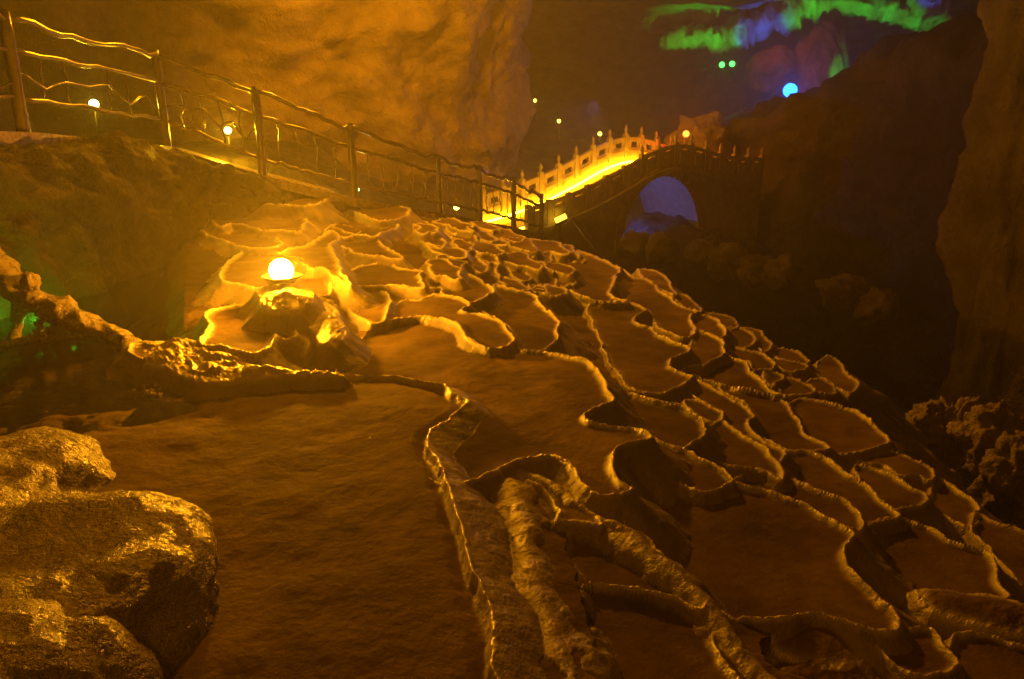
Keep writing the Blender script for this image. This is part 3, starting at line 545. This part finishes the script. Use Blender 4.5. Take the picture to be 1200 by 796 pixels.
# right wall across the ravine, with a shelf behind its top edge
rw = [(6.6, 23.5, 1.7), (7.6, 21.6, 2.2), (8.7, 20.2, 3.0), (9.6, 18.2, 3.2), (10.2, 16.0, 3.4), (10.3, 13, 6), (9.6, 9.5, 8.5), (9.0, 6, 8.5), (8.8, 1.5, 8.5)]
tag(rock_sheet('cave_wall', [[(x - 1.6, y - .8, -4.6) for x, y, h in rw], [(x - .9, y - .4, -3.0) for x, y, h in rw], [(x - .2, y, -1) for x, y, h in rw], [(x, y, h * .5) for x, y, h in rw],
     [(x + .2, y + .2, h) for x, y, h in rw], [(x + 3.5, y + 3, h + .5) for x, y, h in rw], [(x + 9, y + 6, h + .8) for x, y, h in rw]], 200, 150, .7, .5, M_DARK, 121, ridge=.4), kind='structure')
# ceiling and far wall of the hall
cl = []
for x in (-18, -10, -3, 4, 11, 18, 26, 34):
    cl.append([(x, y, z + .35 * math.sin(x * .5 + y * .3)) for y, z in ((-6, 8.5), (4, 9), (14, 9), (22, 9.5), (30, 9.0), (38, 8.2), (46, 7.3), (54, 6.0), (59, 3.5), (62, 0))])
tag(rock_sheet('cave_ceiling', cl, 180, 140, 1.0, .22, M_ROCK, 141, aniso=(.7, 1.3, 1), ridge=.5), kind='structure')

# ------------------------------------------------------------------ path, kerb and steps
def path_ribbon():
    bm = bmesh.new(); rows = []
    pts = []
    for i in range(len(PB) - 1):
        for k in range(6): pts.append((i + k / 6.0))
    pts.append(len(PB) - 1.001)
    def P(s):
        i = int(s); t = s - i; return PB[i].lerp(PB[i + 1], t)
    for s in pts:
        a = P(s); b = P(min(s + .05, len(PB) - 1.001)); c = P(max(s - .05, 0)); d = (b - c); d.z = 0; d.normalize(); n = Vector((-d.y, d.x, 0))
        z = a.z
        rows.append([bm.verts.new((a.x - n.x * .14, a.y - n.y * .14, z - .14)), bm.verts.new((a.x - n.x * .14, a.y - n.y * .14, z + .0)),
                     bm.verts.new((a.x + n.x * .8, a.y + n.y * .8, z + .015)), bm.verts.new((a.x + n.x * 2.1, a.y + n.y * 2.1, z)), bm.verts.new((a.x + n.x * 2.1, a.y + n.y * 2.1, z - .5))])
    for i in range(len(rows) - 1):
        for k in range(4): bm.faces.new((rows[i][k], rows[i + 1][k], rows[i + 1][k + 1], rows[i][k + 1]))
    bmesh.ops.recalc_face_normals(bm, faces=bm.faces)
    return tag(bm_obj('path', bm, M_PATH), kind='structure')
path_ribbon()

# ------------------------------------------------------------------ rustic railing
RAIL = empty('rustic_railing', PB[1], label='rustic branch style railing with wavy pickets running along the path down to the bridge', cat='railing')
OR = PB[1]
def nz(i, s=0): return float(vnoise(np.array([i * 1.7 + s]), np.array([s * .37 + .5]), None, 5)[0])
for i, (p, (a, b, t, h)) in enumerate(zip(PB, POSTS)):
    bm = bmesh.new(); r = .062 if i < 5 else .055
    tube_bm(bm, [p + Vector((0.01 * nz(k, i), 0.01 * nz(k + 9, i), -.25 + (h + .3) * k / 6)) for k in range(7)], [r * 1.25, r * 1.15, r, r * .95, r, r * .98, r * .7], 10, .25, i)
    bm_obj('post', bm, M_WOOD, RAIL, OR, True)
def rail(i, f0, f1, rad, name, wob=.03, sag=.0):
    a = PB[i] + Vector((0, 0, POSTS[i][3] * f0)); b = PB[i + 1] + Vector((0, 0, POSTS[i + 1][3] * f1)); n = 14
    pts = [a.lerp(b, k / n) + Vector((0, .4 * wob * nz(k * .35, i + 40 * f0), wob * nz(k * (.3 if name == 'twig' else .6), i + 70 * f0) - sag * math.sin(math.pi * k / n))) for k in range(n + 1)]
    bm = bmesh.new(); tube_bm(bm, pts, [rad * (1 + .18 * nz(k * .9, i * 3)) for k in range(n + 1)], 8, .3, i + 3)
    bm_obj(name, bm, M_WOOD, RAIL, OR, True)
for i in range(len(PB) - 1):
    rail(i, .98, .98, .034, 'top_rail', .05, .02)
    rail(i, .72, .72, .028, 'middle_rail', .035)
    rail(i, .30 if i < 3 else .2, .30 if i < 2 else .2, .026, 'lower_rail', .03)
    if i < 3:
        rail(i, .50, .47, .015, 'twig', .16)
    L = (PB[i + 1] - PB[i]).length
    n = max(2, int(L / (.42 if i < 2 else .24)))
    for k in range(1, n):
        if i < 2 and k % 3 == 0: continue
        t = k / n; q = PB[i].lerp(PB[i + 1], t); h = POSTS[i][3] * (1 - t) + POSTS[i + 1][3] * t
        lo = .3 if i < 2 else .2
        d = (PB[i + 1] - PB[i]).normalized()
        pts = [q + Vector((0, 0, h * (lo + (.72 - lo) * m / 5))) + d * (.045 * nz(m * .8, i * 11 + k)) for m in range(6)]
        bm = bmesh.new(); tube_bm(bm, pts, .011, 6, .2, k); bm_obj('picket', bm, M_WOOD, RAIL, OR, True)

# ------------------------------------------------------------------ lamps
def lamp(name, loc, label, col, st, power, lightcol, r=.06, group=None, cat='lamp', ground=None):
    """small floodlight: stake, housing, lens; the lens looks at the viewer"""
    loc = Vector(loc); E = empty(name, loc + Vector((0, 0, -.12)), label=label, cat=cat, group=group); o = loc + Vector((0, 0, -.12))
    f = (Vector((0, 0, CAMZ)) - loc).normalized(); f.z *= .3; f.normalize()
    bm = bmesh.new(); tube_bm(bm, [loc - f * .02, loc - f * .05, loc - f * .13], [r * 1.12, r * 1.1, r * .6], 12); bm_obj('housing', bm, M_METAL, E, o, True)
    bm = bmesh.new(); g = ground if ground is not None else loc.z - .3
    tube_bm(bm, [Vector((loc.x - f.x * .09, loc.y - f.y * .09, g)), Vector((loc.x - f.x * .09, loc.y - f.y * .09, loc.z - r * .5))], .014, 6); bm_obj('stake', bm, M_METAL, E, o)
    bm = bmesh.new(); u, v = frame_of(f); rings = []
    for a in (0, .35, .7, 1.05, 1.4):
        rings.append([bm.verts.new(loc - f * .012 + f * (math.sin(a) * r * .45) + (u * math.cos(b) + v * math.sin(b)) * math.cos(a) * r) for b in np.linspace(0, 6.2832, 13)[:-1]])
    for i in range(4):
        for k in range(12): bm.faces.new((rings[i][k], rings[i][(k + 1) % 12], rings[i + 1][(k + 1) % 12], rings[i + 1][k]))
    bm.faces.new(rings[-1]); bm_obj('lens', bm, emis(name + '_lens', col, st), E, o, True)
    if power:
        q = point(name + '_light', loc + f * (r * .6 + .05), power, lightcol, .04)
    return E
FL = empty('flood_lamp', LAMP + Vector((0, 0, -.4)), label='blazing amber floodlight standing among the rimstone rims below the railing', cat='lamp'); fo = LAMP + Vector((0, 0, -.4))
bm = bmesh.new(); prof = [(.02, -.075), (.10, -.06), (.165, -.012), (.16, -.004), (.095, -.045), (.02, -.055)]
rg = [[bm.verts.new(LAMP + Vector((r * math.cos(a), r * math.sin(a), z))) for a in np.linspace(0, 6.2832, 25)[:-1]] for r, z in prof]
for a_, b_ in zip(rg[:-1], rg[1:]):
    for k in range(24): bm.faces.new((a_[k], a_[(k + 1) % 24], b_[(k + 1) % 24], b_[k]))
bm.faces.new(rg[0][::-1]); bm.faces.new(rg[-1]); bm_obj('reflector_dish', bm, M_METAL, FL, fo, True)
bm = bmesh.new(); tube_bm(bm, [LAMP + Vector((0, 0, -.45)), LAMP + Vector((0, 0, -.07))], .02, 8); bm_obj('stake', bm, M_METAL, FL, fo, True)
bm = bmesh.new(); bmesh.ops.create_uvsphere(bm, u_segments=20, v_segments=12, radius=.095); bmesh.ops.translate(bm, verts=bm.verts, vec=LAMP + Vector((0, 0, .035))); bm_obj('bulb', bm, emis('bulb_glow', (1, .36, .008), POW['main']), FL, fo, True)
bm = bmesh.new(); tube_bm(bm, [LAMP + Vector(q) for q in ((.02, .02, -.08), (.06, .05, -.2), (.12, .02, -.3), (.25, .1, -.36), (.4, .25, -.38))], .008, 6); bm_obj('cable', bm, M_METAL, FL, fo, True)
def path_lamp(px, py, t, label, col, st, pw, lc, r=.05):
    p = at_t(px, py, t); return lamp('path_lamp', p, label, col, st, pw, lc, r, 'small lamps along the walkway', ground=p.z - .3)
path_lamp(110, 122, 11.5, 'greenish white lamp above the walkway, between the first two railing posts', (.85, 1, .4), 7, 50, (.9, .6, .02), .07)
path_lamp(267, 153, 12.4, 'yellow lamp on the walkway just left of the third railing post', (1, .85, .15), 8, 170, (1, .5, .01), .06)
path_lamp(417, 222, 13.6, 'small greenish white lamp at the foot of the railing, right above the rims', (.8, 1, .4), 7, 10, (1, .7, .1), .06)
path_lamp(535, 243, 15.6, 'small yellow lamp on the path edge near the left end of the bridge', (1, .75, .1), 8, 10, (1, .5, .03), .06)
for px, py, t, lb in ((627, 118, 31, 'highest and leftmost of the three yellow lamps in the dark hall behind the bridge'), (655, 142, 28, 'middle one of the three yellow lamps in the dark hall behind the bridge'), (703, 157, 25.5, 'lowest yellow lamp, right behind the bridge posts')):
    p = at_t(px, py, t); lamp('hall_lamp', p, lb, (1, .75, .08), 6, 16, (1, .6, .02), .07, 'yellow lamps in the dark hall', ground=p.z - .8)

# ------------------------------------------------------------------ arched bridge
def btop(s): return float(np.interp(s, [-1.2, -.6, 0, 1, 2, 2.7, 3.3, 3.85, 4.4, 5, 5.6, 6.3, 7.2], [-.02, .05, .16, .42, .78, 1.07, 1.26, 1.33, 1.27, 1.12, 1.02, .95, .92]))
def bsm(s): return sum(btop(s + d) for d in (-.3, -.15, 0, .15, .3)) / 5
PAR = .74
OB = bp(0, 0, -1.6)
BR_E = empty('arch_bridge', OB, label='hump backed stone arch bridge with carved parapets and a glowing yellow walkway', cat='bridge')
def deck(s): return bsm(s) - PAR
SC, SH, SCR = 3.33, 1.36, .36
def zlow(s):
    q = (s - SC) / SH
    return SCR - 1.75 * (1 - math.sqrt(max(0, 1 - q * q))) if abs(q) < 1 else -3.6
bm = bmesh.new(); cols = []
ss_ = sorted(set([round(v, 3) for v in np.arange(-1.0, 7.2, .1)] + [SC - SH - .001, SC + SH + .001] + [SC - SH * math.cos(a) for a in np.linspace(0.02, math.pi - .02, 26)]))
for s in ss_:
    zl = min(zlow(s), deck(s) - .1); zt = deck(s)
    row = []
    for w in (0, BWID):
        row.append([bm.verts.new(bp(s, w, zl + (zt - zl) * k / 3)) for k in range(4)])
    cols.append(row)
for a, b in zip(cols[:-1], cols[1:]):
    for k in range(3):
        bm.faces.new((a[0][k], b[0][k], b[0][k + 1], a[0][k + 1])); bm.faces.new((b[1][k], a[1][k], a[1][k + 1], b[1][k + 1]))
    bm.faces.new((a[0][3], b[0][3], b[1][3], a[1][3])); bm.faces.new((b[0][0], a[0][0], a[1][0], b[1][0]))
bm_obj('bridge_body', bm, M_STONE, BR_E, OB)
# voussoirs of the arch ring, each its own stone
nv = 19
for k in range(nv):
    a0 = math.pi * (k + .06) / nv; a1 = math.pi * (k + .94) / nv; bm = bmesh.new(); vs = []
    for w in (-.035, .12):
        for a, r in ((a0, 0), (a1, 0), (a1, .2), (a0, .2)):
            vs.append(bm.verts.new(bp(SC - (SH + r) * math.cos(a), w, SCR - 1.75 + (1.75 + r) * math.sin(a))))
    for f in ((0, 1, 2, 3), (7, 6, 5, 4), (0, 4, 5, 1), (1, 5, 6, 2), (2, 6, 7, 3), (3, 7, 4, 0)): bm.faces.new([vs[i] for i in f])
    bmesh.ops.recalc_face_normals(bm, faces=bm.faces); bm_obj('arch_stone', bm, M_STONE, BR_E, OB)
for w0, w1 in ((-.09, .02), (BWID - .02, BWID + .09)):                # string course under each parapet
    bm = bmesh.new(); prev = None
    for s in np.arange(-.9, 7.1, .15):
        r = [bm.verts.new(bp(s, w, deck(s) + z)) for w, z in ((w0, -.10), (w1, -.10), (w1, .02), (w0, .02))]
        if prev:
            for k in range(4): bm.faces.new((prev[k], r[k], r[(k + 1) % 4], prev[(k + 1) % 4]))
        prev = r
    bmesh.ops.recalc_face_normals(bm, faces=bm.faces); bm_obj('string_course', bm, M_STONE, BR_E, OB)
def slab(bm, s0, s1, w0, w1, f0, f1, n=3):
    prev = None
    for k in range(n + 1):
        s = s0 + (s1 - s0) * k / n; d = deck(s)
        r = [bm.verts.new(bp(s, w, d + z)) for w, z in ((w0, f0), (w1, f0), (w1, f1), (w0, f1))]
        if prev:
            for j in range(4): bm.faces.new((prev[j], r[j], r[(j + 1) % 4], prev[(j + 1) % 4]))
        else: bm.faces.new(r[::-1])
        prev = r
    bm.faces.new(prev)
def finial_bm(bm, c):
    prof = [(.042, 0), (.05, .025), (.026, .04), (.03, .065), (.046, .11), (.04, .15), (.02, .19), (.005, .235)]
    rings = [[bm.verts.new(c + Vector((r * math.cos(a), r * math.sin(a), z))) for a in np.linspace(0, 6.2832, 9)[:-1]] for r, z in prof]
    for i in range(len(rings) - 1):
        for k in range(8): bm.faces.new((rings[i][k], rings[i][(k + 1) % 8], rings[i + 1][(k + 1) % 8], rings[i + 1][k]))
    bm.faces.new(rings[-1])
STEP = .56; s_list = [-.75 + STEP * k for k in range(15)]
for w in (.06, BWID - .06):
    for k, s in enumerate(s_list):
        bm = bmesh.new(); h = PAR + .06
        h -= .19 if w < 1 else 0; box_bm(bm, bp(s, w, deck(s) + h / 2 - .02), .12, .12, h, AX, AP); po = bm_obj('parapet_post', bm, M_STONE, BR_E, OB)
        if w > 1 or s > 2.3:
            bm = bmesh.new(); finial_bm(bm, bp(s, w, deck(s) + h - .02)); bm_obj('finial', bm, M_STONE, po, OB, True)
        if k < len(s_list) - 1:
            a, b = s + .075, s + STEP - .075; bm = bmesh.new()
            ph = .44 if w > 1 else .40
            slab(bm, a, b, w - .05, w + .05, 0, ph)                           # carved panel
            slab(bm, a + .05, b - .05, w - .068, w + .068, .08, .36, 2)        # raised field
            top = .70 if w > 1 else .54
            g0 = .58 if w > 1 else .45
            slab(bm, a, b, w - .06, w + .06, g0, top)                        # hand rail
            slab(bm, a, a + .10, w - .04, w + .04, ph, g0, 1); slab(bm, b - .10, b, w - .04, w + .04, ph, g0, 1)
            bmesh.ops.recalc_face_normals(bm, faces=bm.faces); bm_obj('parapet_panel', bm, M_STONE, BR_E, OB)
bm = bmesh.new()
tube_bm(bm, [bp(s, BWID - .2, deck(s) + .07) for s in np.arange(-.9, 5.0, .25)], .03, 6)
bm_obj('light_strip', bm, emis('strip_glow', (1, .38, .005), 140), BR_E, OB, True)
bm = bmesh.new()
tube_bm(bm, [bp(s, .22, deck(s) + .07) for s in np.arange(-.9, 4.2, .25)], .025, 6)
bm_obj('light_strip', bm, emis('strip_glow_near', (1, .5, .02), 40), BR_E, OB, True)
# slanted light box below the bridge head
p = at_t(657, 256, 17.0)
E = empty('light_box', p, label='slanted glowing yellow light box beside the near foot of the bridge', cat='lamp')
bm = bmesh.new(); box_bm(bm, p, .26, .14, .09, Vector((.9, 0, .42)).normalized(), Vector((0, 1, 0)), Vector((-.42, 0, .9)).normalized()); bm_obj('diffuser', bm, emis('box_glow', (1, .55, .02), 9), E, p)
bm = bmesh.new(); box_bm(bm, p + Vector((.02, .03, -.085)), .28, .16, .06, Vector((.9, 0, .42)).normalized(), Vector((0, 1, 0)), Vector((-.42, 0, .9)).normalized()); bm_obj('housing', bm, M_METAL, E, p)
bm = bmesh.new(); tube_bm(bm, [p + Vector((0, .03, -.6)), p + Vector((0, .03, -.1))], .02, 6); bm_obj('stake', bm, M_METAL, E, p)
a, b = at_t(670, 258, 17.2), at_t(697, 292, 16.2)
bm = bmesh.new(); tube_bm(bm, [a.lerp(b, k / 6) + Vector((0, 0, .02 * nz(k))) for k in range(7)], .028, 7); o_ = bm_obj('pole', bm, M_WOOD, None, b, True); tag(o_, 'thin pale pole leaning from the bridge foot down to the terraces', 'pole')

# ------------------------------------------------------------------ boulders
def boulder(name, c, r, label, mat=M_BOULD, sub=4, amp=.22, freq=1.6, seed=0, rot=0, cat='rock', group=None, sup=2.0):
    bm = bmesh.new(); bmesh.ops.create_icosphere(bm, subdivisions=sub, radius=1)
    v = np.array([q.co[:] for q in bm.verts], np.float32); f = np.array([[q.index for q in fc.verts] for fc in bm.faces]); bm.free()
    v = v / (np.abs(v[:, :1]) ** sup + np.abs(v[:, 1:2]) ** sup + np.abs(v[:, 2:]) ** sup) ** (1 / sup)
    k = fbm(v[:, 0] * freq + seed * 3.1, v[:, 1] * freq + seed, v[:, 2] * freq, 6, seed, .55)
    rg = 1 - 2 * np.abs(fbm(v[:, 0] * freq * .7 + seed, v[:, 1] * freq * .7, v[:, 2] * freq * .7 + 4, 3, seed + 9))
    v = v * (1 + amp * k + amp * .35 * rg)[:, None] * np.array(r, np.float32)
    ca, sa = math.cos(rot), math.sin(rot); v = np.stack([v[:, 0] * ca - v[:, 1] * sa, v[:, 0] * sa + v[:, 1] * ca, v[:, 2]], 1)
    o = mesh_np(name, v + np.array(c, np.float32), f, mat, origin=tuple(c))
    return tag(o, label, cat, group)
# near left rocks
c = at_t(10, 565, 3.3); boulder('boulder', (-2.30, 2.86, -.12), (.52, .62, .33), 'grooved brown boulder with a glittering edge, rearmost of the rocks at lower left', sub=6, amp=.10, freq=1.5, seed=3, rot=.2, sup=2.6)
c = at_t(120, 690, 2.65); boulder('boulder', (-1.58, 2.14, -.12), (.56, .56, .35), 'glittering golden wet boulder, rightmost of the rocks at lower left', sub=6, amp=.085, freq=1.7, seed=5, rot=.15, sup=3.2)
c = at_t(40, 760, 2.2); boulder('boulder', (-1.33, 1.62, -.12), (.36, .38, .42), 'smooth dull brown boulder in the bottom left corner, nearest the viewer', sub=6, amp=.08, freq=1.4, seed=8, rot=-.4, sup=2.4)
# golden ledge with openings at the left end of the pool
LED = [(-70, 255, 6.3), (-20, 292, 6.2), (8, 322, 6.1), (35, 345, 6.0), (65, 358, 5.9), (95, 374, 5.8), (125, 386, 5.7), (152, 399, 5.6)]
pts = smooth_line([at_t(*q) + Vector((0, 0, -.03)) for q in LED], 5)
o0 = pts[20]; LE = empty('rock_ledge', o0, label='golden lit arched rock ledge on thin pillars at the left end of the pool', cat='rock')
bm = bmesh.new(); tube_bm(bm, pts, [.10 - .05 * (i / len(pts)) + .02 * nz(i * .5) for i in range(len(pts))], 16, .3, 12)
for v in bm.verts:
    k_ = min(range(len(pts)), key=lambda q: (pts[q] - v.co).length_squared); v.co.y = pts[k_].y + (v.co.y - pts[k_].y) * 2.0
bmesh.ops.subdivide_edges(bm, edges=bm.edges, cuts=1, use_grid_fill=True)
for v in bm.verts:
    q = v.co; v.co += Vector((nz(q.x * 9, q.z * 9), nz(q.y * 9, q.x * 7), nz(q.x * 8, q.y * 9))) * .012
bm_obj('ledge', bm, M_BOULD, LE, o0, True)
for a, b, t, r in (((22, 365), (18, 397), 6.0, .035), ((50, 372), (42, 395), 5.9, .03), ((72, 372), (62, 394), 5.85, .045)):
    A_, B_ = at_t(*a, t), at_t(*b, t); bm = bmesh.new()
    tube_bm(bm, [A_.lerp(B_, k / 6) + Vector((.02 * nz(k, a[0]), 0, 0)) for k in range(-2, 9)], [r * (1 + .5 * abs(k - 3) / 3) for k in range(-2, 9)], 10, .35, a[0]); bm_obj('pillar', bm, M_BOULD, LE, o0, True)
c = at_t(36, 331, 6.0); boulder('stone', c, (.07, .07, .075), 'small knobbly golden stone perched on the rock ledge at far left', sub=4, amp=.2, freq=2.2, seed=4)
c = at_t(806, 458, 8.05); boulder('stone', c + Vector((0, 0, .0)), (.15, .13, .15), 'angular bright yellow stone standing on the rims right of centre', sub=4, amp=.28, freq=1.2, seed=6)
# ravine rocks
RV_ = [(775, 292, 18.3, .42, 'bluish grey boulder under the bridge arch'), (742, 285, 18.5, .4, 'small bluish boulder at the left side under the arch'), (818, 298, 17.9, .42, 'pale boulder right of the arch opening, on the ravine slope'),
       (852, 308, 17.4, .5, 'broad grey boulder in the ravine below the right end of the bridge'), (885, 318, 17.0, .45, 'pale rough boulder in the ravine, second from the bridge end'), (915, 320, 16.5, .45, 'small dim boulder in the ravine beside two pale ones'),
       (985, 345, 15.5, .5, 'lone greyish boulder midway along the ravine'), (1030, 358, 15.0, .45, 'dim flat boulder in the ravine right of the lone greyish one')]
for k, (px, py, t, r, lb) in enumerate(RV_):
    boulder('boulder', at_t(px, py, t), (r * .9, r * .8, r * .75), lb, M_ROCK, 4, .3, 1.7, 20 + k, rot=k, group='boulders in the ravine')
RR = [(1085, 505, 9.0, (.22, .22, .3), 'rough orange brown rock stub at the foot of the right wall'), (1120, 505, 9.0, (.2, .25, .42), 'tall leaning brown rock slab at the foot of the right wall'),
      (1165, 530, 8.6, (.4, .4, .45), 'broken jagged brown rock right of the leaning slab'), (1195, 575, 7.8, (.35, .4, .45), 'large jagged brown rock cut by the right edge of the photo')]
for k, (px, py, t, r, lb) in enumerate(RR):
    boulder('rock', at_t(px, py, t), r, lb, M_ROCK, 5, .42, 1.9, 40 + k, rot=k * .7)

# ------------------------------------------------------------------ right rock column
def column(name, base, top, r, label, seed, mat=M_COL, lobes=4):
    nu, nvv = 110, 150; th = np.linspace(0, 2 * math.pi, nu, endpoint=False); zz = np.linspace(0, 1, nvv)
    TH, ZZ = np.meshgrid(th, zz); bx = base[0] + (top[0] - base[0]) * ZZ; by = base[1] + (top[1] - base[1]) * ZZ; bz = base[2] + (top[2] - base[2]) * ZZ
    nx_, ny_ = np.cos(TH), np.sin(TH)
    R = r * (1 + .25 * np.cos(TH * lobes + 2 * np.sin(ZZ * 3)) * .5 + .45 * (ZZ - .45) ** 2)
    q = fbm(nx_ * 1.6 + seed, ny_ * 1.6, bz * .55, 6, seed, .55) * .34 + (1 - 2 * np.abs(fbm(nx_ * 1.3, ny_ * 1.3 + seed, bz * .4, 4, seed + 7))) * .16
    R = R * (1 + q); V = np.stack([bx + R * nx_, by + R * ny_, bz], -1)
    I = np.arange(nu * nvv).reshape(nvv, nu); J = np.roll(I, -1, 1)
    Qd = np.stack([I[:-1], J[:-1], J[1:], I[1:]], -1).reshape(-1, 4)
    return tag(mesh_np(name, V.reshape(-1, 3), Qd, mat, origin=tuple(base)), label, 'rock column')
column('rock_column', (8.9, 13.2, -3.5), (8.7, 13.4, 9), .8, 'tall lobed rock column lit dull orange at the upper right', 201, M_ROCK)
column('rock_column', (9.0, 11.3, -3.5), (9.1, 11.5, 9), .75, 'dark rock column at the right edge, in front of the lit lobed one', 215)

# ------------------------------------------------------------------ coloured lights of the far hall
GREEN, BLUE, RED = (.03, 1, .04), (.03, .12, 1), (1, .08, .02)
def ledge(name, pix, rad, label, seed):
    P = smooth_line([at_t(*q) for q in pix], 10); o = P[len(P) // 2]; bm = bmesh.new()
    tube_bm(bm, P, [rad * (.25 + .9 * math.sin(math.pi * (i + .5) / len(P)) ** .5 + .3 * nz(i * .35, seed)) for i in range(len(P))], 14, .6, seed)
    for v in bm.verts:
        q = v.co; v.co += Vector((nz(q.x * .9, q.z), nz(q.y * .8, q.x), nz(q.x * 1.1, q.y))) * rad * .45
    return tag(bm_obj(name, bm, M_ROCK, None, o, True), label, 'rock ledge')
ledge('hanging_ledge', [(770, 54, 42), (800, 50, 41.5), (840, 46, 41), (880, 38, 40), (915, 24, 39), (945, 10, 38.5), (975, 2, 38)], .62, 'thick rock ledge under the far ceiling, green lit at left and blue in its middle', 5)
ledge('hanging_ledge', [(960, 6, 38.2), (1000, 4, 38), (1030, 8, 38), (1052, 18, 38), (1080, 28, 38), (1112, 38, 38)], .42, 'thin drooping rock ledge lit green beside the right rock column', 7)
ledge('hanging_ledge', [(690, 30, 44), (760, 22, 43), (830, 14, 42), (880, 4, 41), (930, -8, 40)], .5, 'pale unlit rock ledge above the green lit one, near the top edge of the photo', 9)
ledge('hanging_ledge', [(1066, -14, 37), (1085, 4, 37), (1100, 16, 37), (1118, 30, 37)], .45, 'short rock ledge lit blue in the far upper right corner', 12)
c = at_t(962, 82, 33); boulder('rock', c + Vector((0, 0, -.2)), (1.0, .9, 1.7), 'pinkish pointed rock beside the blue flood lamp', M_ROCK, 5, .25, 1.4, 61)
c = at_t(908, 66, 34); boulder('rock', c + Vector((0, 0, -.5)), (1.1, .8, .9), 'dark rock hump with red and blue lit crest left of the pink rock', M_ROCK, 5, .25, 1.5, 63)
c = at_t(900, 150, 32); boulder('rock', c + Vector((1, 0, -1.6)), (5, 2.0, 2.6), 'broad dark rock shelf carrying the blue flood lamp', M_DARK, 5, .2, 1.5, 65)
def far_lamp(name, px, py, t, label, col, st, pw, lc, r):
    p = at_t(px, py, t); lamp(name, p, label, col, st, pw, lc, r, cat='flood lamp', ground=p.z - .5); return p
far_lamp('flood_lamp', 926, 106, 29, 'bright cyan blue flood lamp shining in the far hall', (.012, .16, 1), 10, 260, BLUE, .26)
p = far_lamp('flood_lamp', 846, 76, 36, 'left one of two small green lamps under the far ceiling', (.06, 1, .1), 5, 14, GREEN, .13)
p = far_lamp('flood_lamp', 858, 75, 36, 'right one of two small green lamps under the far ceiling', (.06, 1, .1), 5, 14, GREEN, .13)
for px, py, t, pw, c in ((795, 62, 40, 90, GREEN), (825, 60, 39.6, 130, GREEN), (850, 58, 39.4, 90, GREEN), (880, 52, 38.8, 110, BLUE), (905, 42, 38, 110, BLUE), (938, 28, 37.4, 100, GREEN), (968, 18, 37, 90, GREEN),
                         (1000, 18, 37, 80, GREEN), (1028, 22, 37, 90, GREEN), (1058, 34, 37, 60, GREEN), (1088, 44, 37, 40, GREEN), (1092, -6, 36, 90, BLUE), (985, 80, 32.5, 22, GREEN), (1022, 66, 34, 16, GREEN), (1070, 66, 34, 16, BLUE)):
    spot('ledge_light', at_t(px, py + 26, t - 1.2), at_t(px, py - 12, t + .4), pw * 7.5, c, 44, .06, .8)
point('red_crest_light', at_t(912, 52, 32.6), 8, RED, .1); point('pink_rock_light', at_t(948, 98, 31.3), 12, (1, .2, .5), .1)
far_lamp('flood_lamp', 804, 157, 20.6, 'red orange lamp glowing on top of the bridge parapet', (1, .2, .02), 6, 60, (1, .05, .008), .09)
c = at_t(820, 152, 22.0); boulder('rock', c + Vector((0, 0, -.45)), (.75, .5, .75), 'rough rock behind the bridge top lit red', M_ROCK, 4, .35, 2.0, 71)
# blue light behind the arch
spot('arch_blue_light', bp(2.7, .9, -.8), bp(4.7, .7, -.3), 80, (.10, .17, 1), 170, .02)
c = bp(2.15, 1.75, -.35); boulder('rock', c, (.26, .22, .34), 'bright blue lit rock seen through the bridge arch', M_ROCK, 4, .35, 2.2, 75)
spot('bridge_post_blue_light', at_t(700, 120, 23.5), bp(1.8, BWID, .9), 60, (.14, .12, 1), 34, .1)
# unseen green light set behind the ledge, shining through its openings
point('ledge_green_light', at_t(44, 376, 6.8), 42, (.06, 1, .03), .012)

# ------------------------------------------------------------------ haze
bm = bmesh.new(); box_bm(bm, Vector((5, 29, 2.2)), 60, 76, 15.5)
m = bpy.data.materials.new('haze'); m.use_nodes = True; nt = m.node_tree; nt.nodes.clear()
pv = nt.nodes.new('ShaderNodeVolumePrincipled'); ou = nt.nodes.new('ShaderNodeOutputMaterial')
pv.inputs['Color'].default_value = (.9, .88, .85, 1); pv.inputs['Density'].default_value = HAZE_DENSITY; pv.inputs['Anisotropy'].default_value = .6
nt.links.new(pv.outputs[0], ou.inputs['Volume'])
tag(bm_obj('haze', bm, m), kind='stuff')
